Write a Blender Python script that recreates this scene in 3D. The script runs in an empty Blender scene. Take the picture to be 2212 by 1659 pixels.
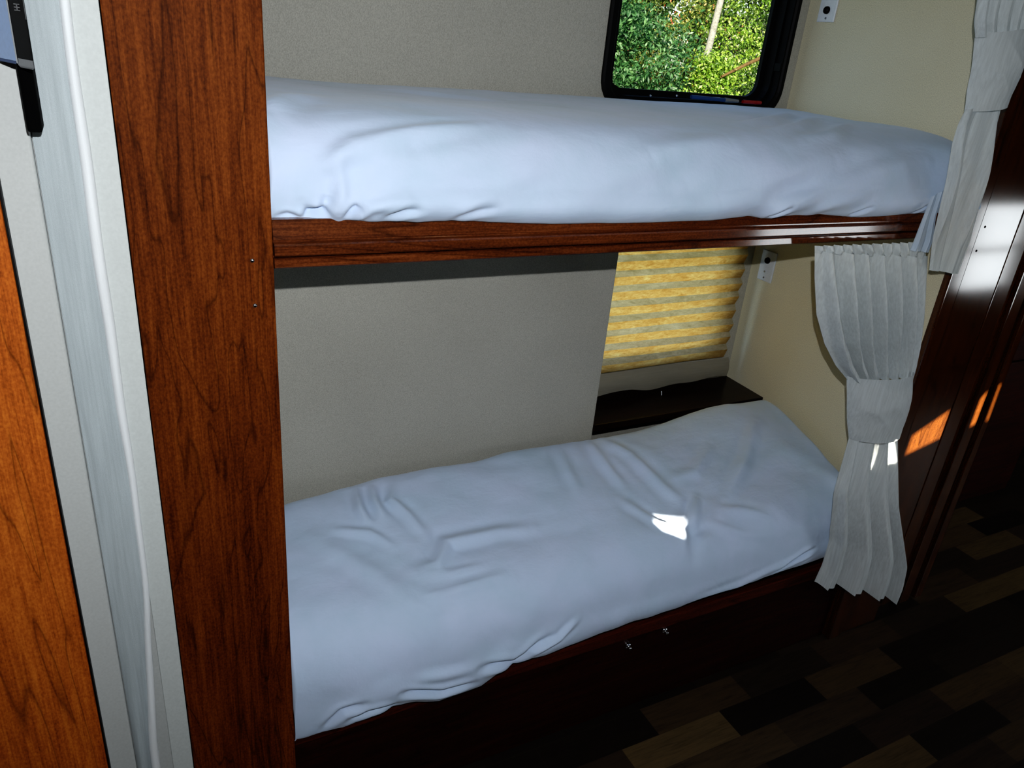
import bpy, bmesh, math, random
import numpy as np
from mathutils import Vector, Matrix
from mathutils.bvhtree import BVHTree

random.seed(7)
rng = np.random.default_rng(11)
scene = bpy.context.scene
COL = scene.collection

# ------------------------------------------------------------------ camera
W, H, F = 2212, 1659, 1637.81
CAM = np.array([-0.24325, -1.35056, 1.93638])
RV = np.array([0.88984254, -0.44794281, 0.08676118])
UV = np.array([0.11582472, 0.40569247, 0.90664119])
FV = np.array([0.44132176, 0.79671881, -0.41288527])

def at(px, py, axis, val):
    """world point where the sight line of photo position (px,py) meets plane axis=val"""
    d = FV + (px - W / 2) / F * RV - (py - H / 2) / F * UV
    k = 'xyz'.index(axis)
    return CAM + d * ((val - CAM[k]) / d[k])

cam_d = bpy.data.cameras.new('camera')
cam_d.sensor_fit = 'HORIZONTAL'
cam_d.sensor_width = 36
cam_d.lens = F / W * 36
cam_d.clip_start = 0.02
cam_d.clip_end = 200
cam = bpy.data.objects.new('camera', cam_d)
COL.objects.link(cam)
cam.matrix_world = Matrix(((RV[0], UV[0], -FV[0], CAM[0]),
                           (RV[1], UV[1], -FV[1], CAM[1]),
                           (RV[2], UV[2], -FV[2], CAM[2]),
                           (0, 0, 0, 1)))
scene.camera = cam

# ------------------------------------------------------------------ key dimensions (metres)
D1, D2, L = 0.569, 0.78, 1.95      # furred lower wall, back wall, opening length
XW = 1.1586                        # end of the furred lower wall
CEIL = 2.42
YF = -1.75                         # front wall of the trailer
ZR = 1.527                         # underside of upper bunk rail

# ------------------------------------------------------------------ node helpers
def srgb(r, g, b):
    def f(c):
        c /= 255.0
        return c / 12.92 if c <= 0.04045 else ((c + 0.055) / 1.055) ** 2.4
    return (f(r), f(g), f(b), 1.0)

class NT:
    def __init__(s, name):
        s.m = bpy.data.materials.new(name)
        s.m.use_nodes = True
        s.t = s.m.node_tree
        s.t.nodes.clear()
        s.out = s.n('ShaderNodeOutputMaterial')
    def n(s, typ, **kw):
        nd = s.t.nodes.new(typ)
        for k, v in kw.items():
            if hasattr(nd, k) and k not in nd.inputs:
                setattr(nd, k, v)
            else:
                nd.inputs[k].default_value = v
        return nd
    def l(s, a, b):
        s.t.links.new(a, b)
    def ramp(s, fac, stops, interp='LINEAR'):
        r = s.t.nodes.new('ShaderNodeValToRGB')
        r.color_ramp.interpolation = interp
        els = r.color_ramp.elements
        while len(els) < len(stops):
            els.new(0.5)
        for e, (p, c) in zip(els, stops):
            e.position = p
            e.color = c if len(c) == 4 else (*c, 1)
        s.l(fac, r.inputs['Fac'])
        return r.outputs['Color']
    def mix(s, fac, a, b, mode='MIX'):
        m = s.t.nodes.new('ShaderNodeMix')
        m.data_type = 'RGBA'
        m.blend_type = mode
        for sock, v in ((m.inputs['Factor'], fac), (m.inputs['A'], a), (m.inputs['B'], b)):
            pass
        ins = {'f': m.inputs[0], 'a': m.inputs[6], 'b': m.inputs[7]}
        for k, v in (('f', fac), ('a', a), ('b', b)):
            if hasattr(v, 'is_linked') or isinstance(v, bpy.types.NodeSocket):
                s.l(v, ins[k])
            else:
                ins[k].default_value = v
        return m.outputs[2]
    def coords(s, scale=(1, 1, 1), loc=(0, 0, 0), rot=(0, 0, 0), kind='Object'):
        tc = s.n('ShaderNodeTexCoord')
        mp = s.n('ShaderNodeMapping')
        mp.inputs['Scale'].default_value = scale
        mp.inputs['Location'].default_value = loc
        mp.inputs['Rotation'].default_value = rot
        s.l(tc.outputs[kind], mp.inputs['Vector'])
        return mp.outputs['Vector']
    def noise(s, vec, scale, detail=4, rough=0.5, dist=0.0):
        nz = s.n('ShaderNodeTexNoise')
        nz.inputs['Scale'].default_value = scale
        nz.inputs['Detail'].default_value = detail
        nz.inputs['Roughness'].default_value = rough
        nz.inputs['Distortion'].default_value = dist
        s.l(vec, nz.inputs['Vector'])
        return nz.outputs['Fac']
    def bump(s, height, strength, dist=0.001, normal=None):
        b = s.n('ShaderNodeBump')
        b.inputs['Strength'].default_value = strength
        b.inputs['Distance'].default_value = dist
        s.l(height, b.inputs['Height'])
        if normal is not None:
            s.l(normal, b.inputs['Normal'])
        return b.outputs['Normal']
    def bsdf(s, color, rough=0.5, normal=None, spec=0.5, metal=0.0, coat=0.0, coat_rough=0.1, sheen=0.0):
        b = s.n('ShaderNodeBsdfPrincipled')
        for k, v in (('Base Color', color), ('Roughness', rough), ('Metallic', metal),
                     ('Specular IOR Level', spec), ('Coat Weight', coat), ('Coat Roughness', coat_rough),
                     ('Sheen Weight', sheen), ('Coat IOR', 1.65)):
            if isinstance(v, bpy.types.NodeSocket):
                s.l(v, b.inputs[k])
            else:
                b.inputs[k].default_value = v
        if normal is not None:
            s.l(normal, b.inputs['Normal'])
        return b.outputs['BSDF']
    def done(s, sh):
        s.l(sh, s.out.inputs['Surface'])
        return s.m

def mat_plain(name, col, rough=0.5, metal=0.0, spec=0.5, bump=0.0, bscale=200, coat=0):
    t = NT(name)
    v = t.coords()
    nz = t.noise(v, bscale, 2)
    c = t.mix(nz, tuple(x * 0.9 for x in col[:3]) + (1,), tuple(min(1, x * 1.1) for x in col[:3]) + (1,))
    nrm = t.bump(nz, bump, 0.001) if bump else None
    return t.done(t.bsdf(c, rough, nrm, spec, metal, coat))

def mat_wood(name, dark, mid, light, axis='z', rough=0.32, coat=0.25, seed=0.0, freq=1.0, cath=1.0, spec=0.35):
    t = NT(name)
    # 'axis' is the grain direction
    sl, sc = 0.9 * freq, 7.0 * freq
    scl = {'z': (sc, sc, sl), 'x': (sl, sc, sc), 'y': (sc, sl, sc)}[axis]
    base = t.coords(scl, (seed, seed * 1.7, seed * 0.6))
    big = t.noise(base, 0.9, 3, 0.55, 0.6)
    # contour lines of a stretched noise: the cathedral figure
    m = t.n('ShaderNodeMath', operation='MULTIPLY')
    t.l(big, m.inputs[0]); m.inputs[1].default_value = 9.0 * cath
    fr = t.n('ShaderNodeMath', operation='FRACT')
    t.l(m.outputs[0], fr.inputs[0])
    lines = t.ramp(fr.outputs[0], [(0.0, (0.30, 0.30, 0.30)), (0.055, (0.82, 0.82, 0.82)), (0.35, (1, 1, 1)), (0.93, (0.92, 0.92, 0.92)), (1.0, (0.35, 0.35, 0.35))])
    fs = {'z': (260, 260, 9), 'x': (9, 260, 260), 'y': (260, 9, 260)}[axis]
    fine = t.noise(t.coords(fs, (seed,) * 3), 1.0, 3, 0.65)
    ms = {'z': (45, 45, 2.2), 'x': (2.2, 45, 45), 'y': (45, 2.2, 45)}[axis]
    med = t.noise(t.coords(ms, (seed * 2,) * 3), 1.0, 4, 0.6)
    pores = t.noise(t.coords(tuple(4.5 * q for q in ((60, 60, 40) if axis == 'z' else (40, 60, 60))), (seed,) * 3), 1.0, 2, 0.6)
    mm = t.mix(0.5, fine, med)
    mm = t.mix(0.3, mm, pores)
    col = t.ramp(mm, [(0.34, dark), (0.5, mid), (0.66, light)])
    col = t.mix(0.8, col, lines, 'MULTIPLY')
    nrm = t.bump(fine, 0.12, 0.0006)
    return t.done(t.bsdf(col, rough, nrm, spec, 0, coat, 0.10))

def mat_fabric(name, col, streak=0.25, axis='z', rough=0.9, bump=0.25, trans=0.0):
    t = NT(name)
    fs = {'z': (170, 170, 6), 'x': (6, 170, 170), 'y': (170, 6, 170)}[axis]
    st = t.noise(t.coords(fs), 1.0, 3, 0.6)
    wv = t.noise(t.coords((900, 900, 900)), 1.0, 2)
    lo = tuple(x * (1 - streak) for x in col[:3]) + (1,)
    hi = tuple(min(1, x * (1 + streak)) for x in col[:3]) + (1,)
    c = t.ramp(st, [(0.3, lo), (0.7, hi)])
    c = t.mix(0.12, c, wv, 'OVERLAY')
    nrm = t.bump(wv, bump, 0.0006)
    sh = t.bsdf(c, rough, nrm, 0.15, 0, 0, 0.1, 0.15)
    if trans:
        tr = t.n('ShaderNodeBsdfTranslucent')
        t.l(c, tr.inputs['Color'])
        mx = t.n('ShaderNodeMixShader')
        mx.inputs[0].default_value = trans
        t.l(sh, mx.inputs[1]); t.l(tr.outputs[0], mx.inputs[2])
        sh = mx.outputs[0]
    return t.done(sh)

M = {}
M['cherry'] = mat_wood('cherry_wood', srgb(54, 24, 10), srgb(97, 49, 20), srgb(130, 72, 31), 'z', 0.6, 0.0, 1.3, 1.0, 1.3, 0.06)
M['cherry_orange'] = mat_wood('cherry_wood_fascia', srgb(112, 52, 20), srgb(172, 92, 38), srgb(208, 122, 52), 'z', 0.5, 0.0, 5.1, 1.0, 1.0, 0.1)
M['cherry_x'] = mat_wood('cherry_wood_rail', srgb(46, 22, 12), srgb(90, 47, 24), srgb(124, 70, 38), 'x', 0.5, 0.8, 2.2, 0.8, 1.0, 0.05)
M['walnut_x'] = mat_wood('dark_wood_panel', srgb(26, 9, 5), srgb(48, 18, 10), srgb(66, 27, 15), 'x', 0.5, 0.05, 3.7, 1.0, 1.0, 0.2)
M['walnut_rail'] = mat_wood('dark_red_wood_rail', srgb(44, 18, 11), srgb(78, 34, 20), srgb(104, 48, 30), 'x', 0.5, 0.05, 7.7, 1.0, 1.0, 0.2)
M['walnut_z'] = mat_wood('dark_wood_upright', srgb(30, 14, 5), srgb(64, 33, 11), srgb(88, 48, 17), 'z', 0.6, 1.0, 4.4, 1.0, 1.0, 0.0)
M['ledge'] = mat_wood('dark_wood_ledge', srgb(16, 8, 6), srgb(32, 16, 11), srgb(44, 23, 16), 'x', 0.35, 0.2, 8.2, 1.0, 1.0, 0.2)

def mat_wallpaper(name, col):
    t = NT(name)
    v = t.coords((620, 620, 330))
    a = t.noise(v, 1.0, 3, 0.6)
    b = t.noise(t.coords((1, 1, 1)), 3.0, 2)
    c = t.ramp(a, [(0.32, tuple(x * 0.74 for x in col[:3]) + (1,)), (0.55, col), (0.78, tuple(min(1, x * 1.22) for x in col[:3]) + (1,))])
    c = t.mix(0.10, c, b, 'OVERLAY')
    nrm = t.bump(a, 0.5, 0.0012)
    return t.done(t.bsdf(c, 0.72, nrm, 0.3))
M['wall'] = mat_wallpaper('woven_wallpaper', srgb(178, 176, 167))
M['wall_end'] = mat_wallpaper('woven_wallpaper_end', srgb(212, 206, 182))
M['wall_dark'] = mat_plain('dark_wall', srgb(60, 50, 42), 0.8)
M['ceiling'] = mat_plain('ceiling_white', srgb(190, 188, 180), 0.8)
M['jamb'] = mat_plain('white_vinyl', srgb(194, 199, 198), 0.5, 0, 0.08)
M['jamb_grey'] = mat_plain('grey_vinyl', srgb(184, 187, 186), 0.5, 0, 0.12)
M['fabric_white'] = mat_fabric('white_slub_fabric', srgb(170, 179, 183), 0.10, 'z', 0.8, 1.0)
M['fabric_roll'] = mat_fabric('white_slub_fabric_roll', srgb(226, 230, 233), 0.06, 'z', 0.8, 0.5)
M['curtain'] = mat_fabric('grey_slub_fabric', srgb(196, 203, 206), 0.10, 'z', 0.9, 0.3, 0.12)
M['curtain_in'] = mat_fabric('curtain_bluish_lit', srgb(190, 205, 222), 0.06, 'z', 0.9, 0.2, 0.2)  # curtain cloth with bluish daylight put into its colour
M['black'] = mat_plain('black_plastic', srgb(13, 12, 14), 0.55, 0, 0.2)
M['black_matte'] = mat_plain('shadow_black', srgb(5, 5, 6), 0.9, 0, 0.1)  # black of the television's cast shadow
M['chrome'] = mat_plain('chrome_metal', srgb(200, 202, 208), 0.18, 1.0)
M['white'] = mat_plain('white_plastic', srgb(208, 214, 222), 0.35)
M['glyph'] = mat_plain('grey_print', srgb(130, 130, 132), 0.5)
M['blue'] = mat_plain('blue_plastic', srgb(40, 70, 120), 0.4)
M['red'] = mat_plain('red_plastic', srgb(150, 34, 36), 0.4)
M['screen'] = mat_plain('silver_blue_panel', srgb(150, 178, 222), 0.3, 0.0, 0.6)
M['silver'] = mat_plain('satin_silver', srgb(150, 152, 156), 0.35, 0.7)

def mat_sheet():
    t = NT('white_cotton_sheet')
    w = t.noise(t.coords((700, 700, 700)), 1.0, 2)
    b = t.noise(t.coords(), 5.0, 4, 0.6, 0.4)
    c = t.ramp(b, [(0.3, srgb(185, 206, 229)), (0.7, srgb(198, 213, 240))])
    h = t.noise(t.coords((1, 1.6, 1)), 9.0, 5, 0.55, 0.3)
    n1 = t.bump(h, 0.40, 0.010)
    n2 = t.bump(w, 0.15, 0.0005, n1)
    return t.done(t.bsdf(c, 0.85, n2, 0.2, 0, 0, 0.1, 0.2))
M['sheet'] = mat_sheet()

def mat_floor():
    t = NT('plank_vinyl_floor')
    v = t.coords((1, 1, 1), (-0.318, 0.005, 0))
    br = t.n('ShaderNodeTexBrick')
    br.offset = 0.37; br.offset_frequency = 2; br.squash = 1.0
    br.inputs['Color1'].default_value = (0, 0, 0, 1)
    br.inputs['Color2'].default_value = (1, 1, 1, 1)
    br.inputs['Mortar'].default_value = (0.5, 0.5, 0.5, 1)
    br.inputs['Scale'].default_value = 1.0
    br.inputs['Mortar Size'].default_value = 0.0006
    br.inputs['Bias'].default_value = -0.1
    br.inputs['Brick Width'].default_value = 0.385
    br.inputs['Row Height'].default_value = 0.106
    t.l(v, br.inputs['Vector'])
    g = t.noise(t.coords((3.0, 30, 1)), 1.4, 5, 0.6, 1.2)
    g2 = t.noise(t.coords((14, 220, 1)), 1.0, 3, 0.6)
    tone = t.ramp(br.outputs['Color'], [(0.0, srgb(34, 28, 24)), (0.5, srgb(56, 46, 38)), (0.8, srgb(82, 68, 50)), (1.0, srgb(102, 87, 62))])
    gr = t.ramp(t.mix(0.45, g, g2), [(0.3, (0.45, 0.45, 0.45)), (0.5, (0.95, 0.95, 0.95)), (0.7, (1.25, 1.2, 1.1))])
    c = t.mix(1.0, tone, gr, 'MULTIPLY')
    nrm = t.bump(g2, 0.1, 0.0005)
    return t.done(t.bsdf(c, 0.42, nrm, 0.35))
M['floor'] = mat_floor()

def mat_glass(name, tint=(0.97, 0.99, 0.98, 1)):
    t = NT(name)
    tr = t.n('ShaderNodeBsdfTransparent'); tr.inputs[0].default_value = tint
    gl = t.n('ShaderNodeBsdfGlossy'); gl.inputs['Roughness'].default_value = 0.03
    lw = t.n('ShaderNodeLayerWeight'); lw.inputs['Blend'].default_value = 0.12
    fm = t.n('ShaderNodeMath', operation='MULTIPLY'); fm.inputs[1].default_value = 0.35
    t.l(lw.outputs['Fresnel'], fm.inputs[0])
    mx = t.n('ShaderNodeMixShader')
    t.l(fm.outputs[0], mx.inputs[0]); t.l(tr.outputs[0], mx.inputs[1]); t.l(gl.outputs[0], mx.inputs[2])
    return t.done(mx.outputs[0])
M['glass'] = mat_glass('tinted_window_glass', (0.13, 0.138, 0.134, 1))
M['glass_clear'] = mat_glass('clear_window_glass')

def mat_blind(name, d0, d1, t0, t1, t2, f):
    t = NT(name)
    a = t.noise(t.coords((16, 1, 60)), 1.0, 5, 0.65, 0.8)
    fib = t.noise(t.coords((70, 1, 190)), 1.0, 3, 0.7, 0.6)
    mixf = t.mix(0.4, a, fib)
    dif = t.ramp(mixf, [(0.35, d0), (0.65, d1)])
    tra = t.ramp(mixf, [(0.35, t0), (0.5, t1), (0.65, t2)])
    d = t.bsdf(dif, 0.85, None, 0.1)
    tl = t.n('ShaderNodeBsdfTranslucent'); t.l(tra, tl.inputs['Color'])
    mx = t.n('ShaderNodeMixShader'); mx.inputs[0].default_value = f
    t.l(d, mx.inputs[1]); t.l(tl.outputs[0], mx.inputs[2])
    return t.done(mx.outputs[0])
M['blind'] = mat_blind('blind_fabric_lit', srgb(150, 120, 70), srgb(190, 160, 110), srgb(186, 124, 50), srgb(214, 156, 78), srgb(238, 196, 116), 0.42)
M['blind_up'] = mat_blind('blind_fabric_up_flashlit', srgb(168, 160, 134), srgb(205, 198, 170), srgb(176, 152, 108), srgb(200, 176, 134), srgb(225, 202, 166), 0.36)  # upward facets greyer, downward yellower: flash and backlight put into the colours
M['blind_rail'] = mat_fabric('blind_bottom_fabric', srgb(140, 136, 124), 0.06, 'x', 0.85, 0.2)

def mat_leaf(name, stops, trans=0.35):
    t = NT(name)
    g = t.n('ShaderNodeNewGeometry')
    c = t.ramp(g.outputs['Random Per Island'], stops)
    d = t.bsdf(c, 0.45, None, 0.5)
    tl = t.n('ShaderNodeBsdfTranslucent'); t.l(c, tl.inputs['Color'])
    mx = t.n('ShaderNodeMixShader'); mx.inputs[0].default_value = trans
    t.l(d, mx.inputs[1]); t.l(tl.outputs[0], mx.inputs[2])
    return t.done(mx.outputs[0])
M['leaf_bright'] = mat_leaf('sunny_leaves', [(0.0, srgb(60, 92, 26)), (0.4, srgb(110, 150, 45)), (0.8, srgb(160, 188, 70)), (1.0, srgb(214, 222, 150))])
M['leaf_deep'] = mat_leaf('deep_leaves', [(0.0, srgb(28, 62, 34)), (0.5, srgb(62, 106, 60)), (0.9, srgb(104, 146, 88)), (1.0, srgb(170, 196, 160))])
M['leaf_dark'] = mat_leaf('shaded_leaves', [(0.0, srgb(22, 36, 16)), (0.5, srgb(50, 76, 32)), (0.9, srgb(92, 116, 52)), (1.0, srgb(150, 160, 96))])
M['leaf_autumn'] = mat_leaf('mixed_leaves', [(0.0, srgb(50, 84, 36)), (0.6, srgb(120, 140, 60)), (0.88, srgb(190, 190, 110)), (0.965, srgb(200, 90, 60)), (1.0, srgb(210, 130, 90))])
M['bark'] = mat_wood('brown_bark', srgb(60, 44, 26), srgb(104, 80, 46), srgb(130, 104, 64), 'z', 0.9, 0.0, 9.0)
M['bark_pale'] = mat_wood('pale_bark', srgb(96, 92, 84), srgb(150, 146, 136), srgb(176, 172, 162), 'x', 0.9, 0.0, 6.0)
M['soil'] = mat_plain('grassy_ground', srgb(70, 84, 44), 0.95, 0, 0.1, 0.5, 20)

def mat_shade():
    t = NT('daylit_window_shade')
    n = t.noise(t.coords((1, 1, 40)), 1.0, 2)
    c = t.ramp(n, [(0.3, srgb(228, 236, 240)), (0.7, srgb(246, 252, 255))])
    e = t.n('ShaderNodeEmission'); t.l(c, e.inputs['Color']); e.inputs['Strength'].default_value = 9.0
    return t.done(e.outputs[0])
M['shade'] = mat_shade()

# ------------------------------------------------------------------ mesh helpers
def link(name, me, mat, parent=None, smooth=False):
    o = bpy.data.objects.new(name, me)
    COL.objects.link(o)
    if mat is not None:
        me.materials.append(mat)
    if parent is not None:
        o.parent = parent
    if smooth:
        me.polygons.foreach_set('use_smooth', [True] * len(me.polygons))
    return o

def from_bm(name, bm, mat, parent=None, smooth=False):
    bmesh.ops.recalc_face_normals(bm, faces=bm.faces[:])
    me = bpy.data.meshes.new(name)
    bm.to_mesh(me); bm.free()
    return link(name, me, mat, parent, smooth)

def bm_box(bm, x0, x1, y0, y1, z0, z1, bev=0.0, seg=2):
    vs = bmesh.ops.create_cube(bm, size=1.0)['verts']
    for v in vs:
        v.co = Vector(((x0 + x1) / 2 + v.co.x * (x1 - x0), (y0 + y1) / 2 + v.co.y * (y1 - y0), (z0 + z1) / 2 + v.co.z * (z1 - z0)))
    if bev:
        es = list({e for v in vs for e in v.link_edges})
        bmesh.ops.bevel(bm, geom=es, offset=bev, segments=seg, profile=0.6, affect='EDGES', clamp_overlap=True)
    return bm

def box(name, x0, x1, y0, y1, z0, z1, mat, parent=None, bev=0.002, seg=2):
    bm = bmesh.new()
    bm_box(bm, x0, x1, y0, y1, z0, z1, bev, seg)
    return from_bm(name, bm, mat, parent, False)

def extrude_profile(name, prof, a0, a1, axis, mat, parent=None):
    """closed 2-D profile swept along an axis; prof is (p,q): x-> (y,z), z-> (x,y)"""
    bm = bmesh.new()
    def P(p, q, a):
        return (a, p, q) if axis == 'x' else (p, q, a)
    A = [bm.verts.new(P(p, q, a0)) for p, q in prof]
    B = [bm.verts.new(P(p, q, a1)) for p, q in prof]
    n = len(prof)
    for i in range(n):
        bm.faces.new((A[i], A[(i + 1) % n], B[(i + 1) % n], B[i]))
    bm.faces.new(A); bm.faces.new(B[::-1])
    return from_bm(name, bm, mat, parent)

def grid(name, P, mat, parent=None, wrap=False, two=True):
    nu, nv = P.shape[:2]
    idx = np.arange(nu * nv).reshape(nu, nv)
    if wrap:
        idx = np.concatenate([idx, idx[:1]], 0)
    f = np.stack([idx[:-1, :-1], idx[1:, :-1], idx[1:, 1:], idx[:-1, 1:]], -1).reshape(-1, 4)
    me = bpy.data.meshes.new(name)
    me.from_pydata(P.reshape(-1, 3).tolist(), [], f.tolist())
    me.update()
    return link(name, me, mat, parent, True)

def lathe(name, prof, centre, axis, mat, parent=None, n=24):
    """prof: (radius, along-axis)"""
    ax = Vector(axis).normalized()
    e1 = ax.orthogonal().normalized(); e2 = ax.cross(e1)
    P = np.zeros((n, len(prof), 3))
    for i in range(n):
        a = 2 * math.pi * i / n
        for j, (r, h) in enumerate(prof):
            P[i, j] = Vector(centre) + ax * h + (e1 * math.cos(a) + e2 * math.sin(a)) * r
    return grid(name, P, mat, parent, wrap=True)

def tube(name, pts, radii, mat, parent=None, n=10):
    pts = [Vector(p) for p in pts]
    P = np.zeros((n, len(pts), 3))
    for j, p in enumerate(pts):
        t = (pts[min(j + 1, len(pts) - 1)] - pts[max(j - 1, 0)]).normalized()
        e1 = t.cross(Vector((0.31, 0.87, 0.39))).normalized(); e2 = t.cross(e1)
        r = radii[j] if hasattr(radii, '__len__') else radii
        for i in range(n):
            a = 2 * math.pi * i / n
            P[i, j] = p + (e1 * math.cos(a) + e2 * math.sin(a)) * r
    o = grid(name, P, mat, parent, wrap=True)
    return o

def rounded_rect(x0, x1, z0, z1, r, n=8):
    pts = []
    for cx, cz, a0 in ((x1 - r, z1 - r, 0), (x0 + r, z1 - r, 90), (x0 + r, z0 + r, 180), (x1 - r, z0 + r, 270)):
        for k in range(n + 1):
            a = math.radians(a0 + 90 * k / n)
            pts.append((cx + r * math.cos(a), cz + r * math.sin(a)))
    return pts

def ring_frame(name, loops, mat, parent=None):
    """loops: list of (pts2d in x,z ; y) joined one after the other, closed loop list -> solid ring"""
    n = len(loops[0][0])
    P = np.zeros((n, len(loops) + 1, 3))
    for j, (pts, y) in enumerate(loops + loops[:1]):
        for i, (x, z) in enumerate(pts):
            P[i, j] = (x, y, z)
    o = grid(name, P, mat, parent, wrap=True)
    o.data.polygons.foreach_set('use_smooth', [False] * len(o.data.polygons))
    return o

def wall_with_holes(name, plane, outer, holes, mat, thick, parent=None):
    """flat wall in the x-z plane at y=plane with polygonal holes"""
    bm = bmesh.new()
    es = []
    for lp in [outer] + holes:
        vs = [bm.verts.new((x, plane, z)) for x, z in lp]
        for i in range(len(vs)):
            es.append(bm.edges.new((vs[i], vs[(i + 1) % len(vs)])))
    bmesh.ops.triangle_fill(bm, edges=es, use_beauty=True)
    # drop triangles whose centre lies inside a hole
    def inside(p, poly):
        c = False
        for i in range(len(poly)):
            (x1, z1), (x2, z2) = poly[i - 1], poly[i]
            if (z1 > p[1]) != (z2 > p[1]) and p[0] < (x2 - x1) * (p[1] - z1) / (z2 - z1) + x1:
                c = not c
        return c
    kill = [f for f in bm.faces if any(inside((f.calc_center_median().x, f.calc_center_median().z), h) for h in holes)]
    if kill:
        bmesh.ops.delete(bm, geom=kill, context='FACES_ONLY')
    r = bmesh.ops.extrude_face_region(bm, geom=bm.faces[:])
    for v in [g for g in r['geom'] if isinstance(g, bmesh.types.BMVert)]:
        v.co.y += thick
    return from_bm(name, bm, mat, parent)

def rect(x0, x1, z0, z1):
    return [(x0, z0), (x1, z0), (x1, z1), (x0, z1)]

def empty(name, loc):
    o = bpy.data.objects.new(name, None)
    COL.objects.link(o)
    o.location = loc
    o.empty_display_size = 0.05
    return o

_hang = []
def thing(name, label, cat, loc=(0, 0, 0), group=None):
    o = empty(name, (0, 0, 0))
    o['label'] = label; o['category'] = cat
    if group: o['group'] = group
    _hang.append((o, Vector(loc)))
    return o

def tag(o, label, cat, group=None, kind=None):
    o['label'] = label; o['category'] = cat
    if group: o['group'] = group
    if kind: o['kind'] = kind
    return o

def struct(o):
    o['kind'] = 'structure'
    return o

def smooth(a, b, t):
    t = min(1, max(0, (t - a) / (b - a)))
    return t * t * (3 - 2 * t)

# smooth value noise on numpy arrays
_lat = rng.random((64, 64, 64)) * 2 - 1
def vnoise(x, y, z):
    xi, yi, zi = np.floor(x).astype(int), np.floor(y).astype(int), np.floor(z).astype(int)
    fx, fy, fz = x - xi, y - yi, z - zi
    fx, fy, fz = [f * f * f * (f * (f * 6 - 15) + 10) for f in (fx, fy, fz)]
    def g(a, b, c):
        return _lat[(xi + a) % 64, (yi + b) % 64, (zi + c) % 64]
    r = 0
    for a in (0, 1):
        for b in (0, 1):
            for c in (0, 1):
                r = r + g(a, b, c) * (fx if a else 1 - fx) * (fy if b else 1 - fy) * (fz if c else 1 - fz)
    return r

def seg_dist(P, pts):
    """distance of every point of P to a polyline, and the 0..1 place along it"""
    best = np.full(P.shape[:-1], 1e9); along = np.zeros(P.shape[:-1])
    side = np.zeros(P.shape[:-1])
    n = len(pts) - 1
    for i in range(n):
        a, b = np.array(pts[i]), np.array(pts[i + 1])
        ab = b - a
        t = np.clip(((P - a) @ ab) / (ab @ ab), 0, 1)
        d = np.linalg.norm(P - (a + t[..., None] * ab), axis=-1)
        m = d < best
        best = np.where(m, d, best)
        along = np.where(m, (i + t) / n, along)
    return best, along

def normals(P):
    du = np.gradient(P, axis=0); dv = np.gradient(P, axis=1)
    n = np.cross(du, dv)
    ln = np.linalg.norm(n, axis=-1, keepdims=True)
    return n / np.maximum(ln, 1e-9)

# ================================================================== THE SETTING
fl = bmesh.new()
bm_box(fl, -1.3, 7.0, YF - 0.02, D2 + 0.1, -0.04, 0.0)
struct(from_bm('floor', fl, M['floor']))
struct(box('ceiling', -1.3, 7.0, YF, D2 + 0.1, CEIL, CEIL + 0.05, M['ceiling'], bev=0))

# window places on the back wall
UW = dict(x0=1.146, x1=1.905, z0=1.757, z1=2.33)        # upper window outer flange
LWD = dict(x0=1.10, x1=1.835, z0=0.86, z1=1.46)          # lower window outer flange
wb = wall_with_holes('wall_back', D2, rect(-1.3, L + 0.06, 0, CEIL),
                     [rect(UW['x0'] + .031, UW['x1'] - .031, UW['z0'] + .031, UW['z1'] - .031),
                      rect(LWD['x0'] + .031, LWD['x1'] - .031, LWD['z0'] + .031, LWD['z1'] - .031)], M['wall'], 0.05)
struct(wb)
# thickened lower part of the wall beside the recessed window
struct(box('wall_back_lower', -0.30, XW, D1, D2 - 0.001, 0.0, 1.545, M['wall'], bev=0.003))
struct(box('wall_right', L, L + 0.04, 0.012, D2 - 0.001, 0.3525, CEIL, M['wall_end'], bev=0))
sx = float(at(985, 60, 'y', D2)[0])
struct(box('trim_6', sx - 0.012, sx + 0.012, D2 - 0.0016, D2 - 0.0002, 1.62, CEIL - 0.001, M['wall'], bev=0.0006))
# the post-side walls of the rest of the trailer
struct(box('wall_left', -1.3, -1.26, YF, D2, 0, CEIL, M['wall'], bev=0))
struct(box('wall_far', 6.96, 7.0, YF, D2, 0, CEIL, M['wall_dark'], bev=0))
struct(box('wall_hallway', L + 0.06, 6.96, D2 + 0.0, D2 + 0.05, 0, CEIL, M['wall_dark'], bev=0))
struct(box('wall_partition', -1.26, -0.23, 0.012, 0.05, 0, CEIL, M['jamb_grey'], bev=0))

# ---- sunlight: direction, and added holes in the unseen front wall that shape its patches
SUN = np.array([0.50, 0.80, -0.33]); SUN /= np.linalg.norm(SUN)
def back(p):
    p = np.array(p); t = (YF - p[1]) / SUN[1]
    q = p + SUN * t
    return (float(q[0]), float(q[2]))
added_hole_a = [back(at(x, y, 'y', 0.0)) for x, y in ((1950, 985), (2033, 945), (2055, 878), (1967, 938))]
added_hole_b = [back(at(x, y, 'y', 0.03)) for x, y in ((2090, 925), (2107, 915), (2138, 833), (2115, 858))]
added_hole_c = [back(at(x, y, 'y', 0.03)) for x, y in ((2125, 911), (2134, 908), (2165, 822), (2156, 828))]
added_hole_d = [back(at(x, y, 'y', -0.08)) for x, y in ((1922, 1006), (1939, 1000), (1939, 950), (1930, 950))]
added_hole_e = [back(at(x, y, 'y', -0.08)) for x, y in ((1882, 1020), (1891, 1015), (1909, 958), (1902, 962))]
added_hole_f = [back(at(x, y, 'z', 0.665)) for x, y in ((1408, 1124), (1440, 1160), (1500, 1193), (1488, 1166), (1497, 1138), (1460, 1133))]
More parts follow.
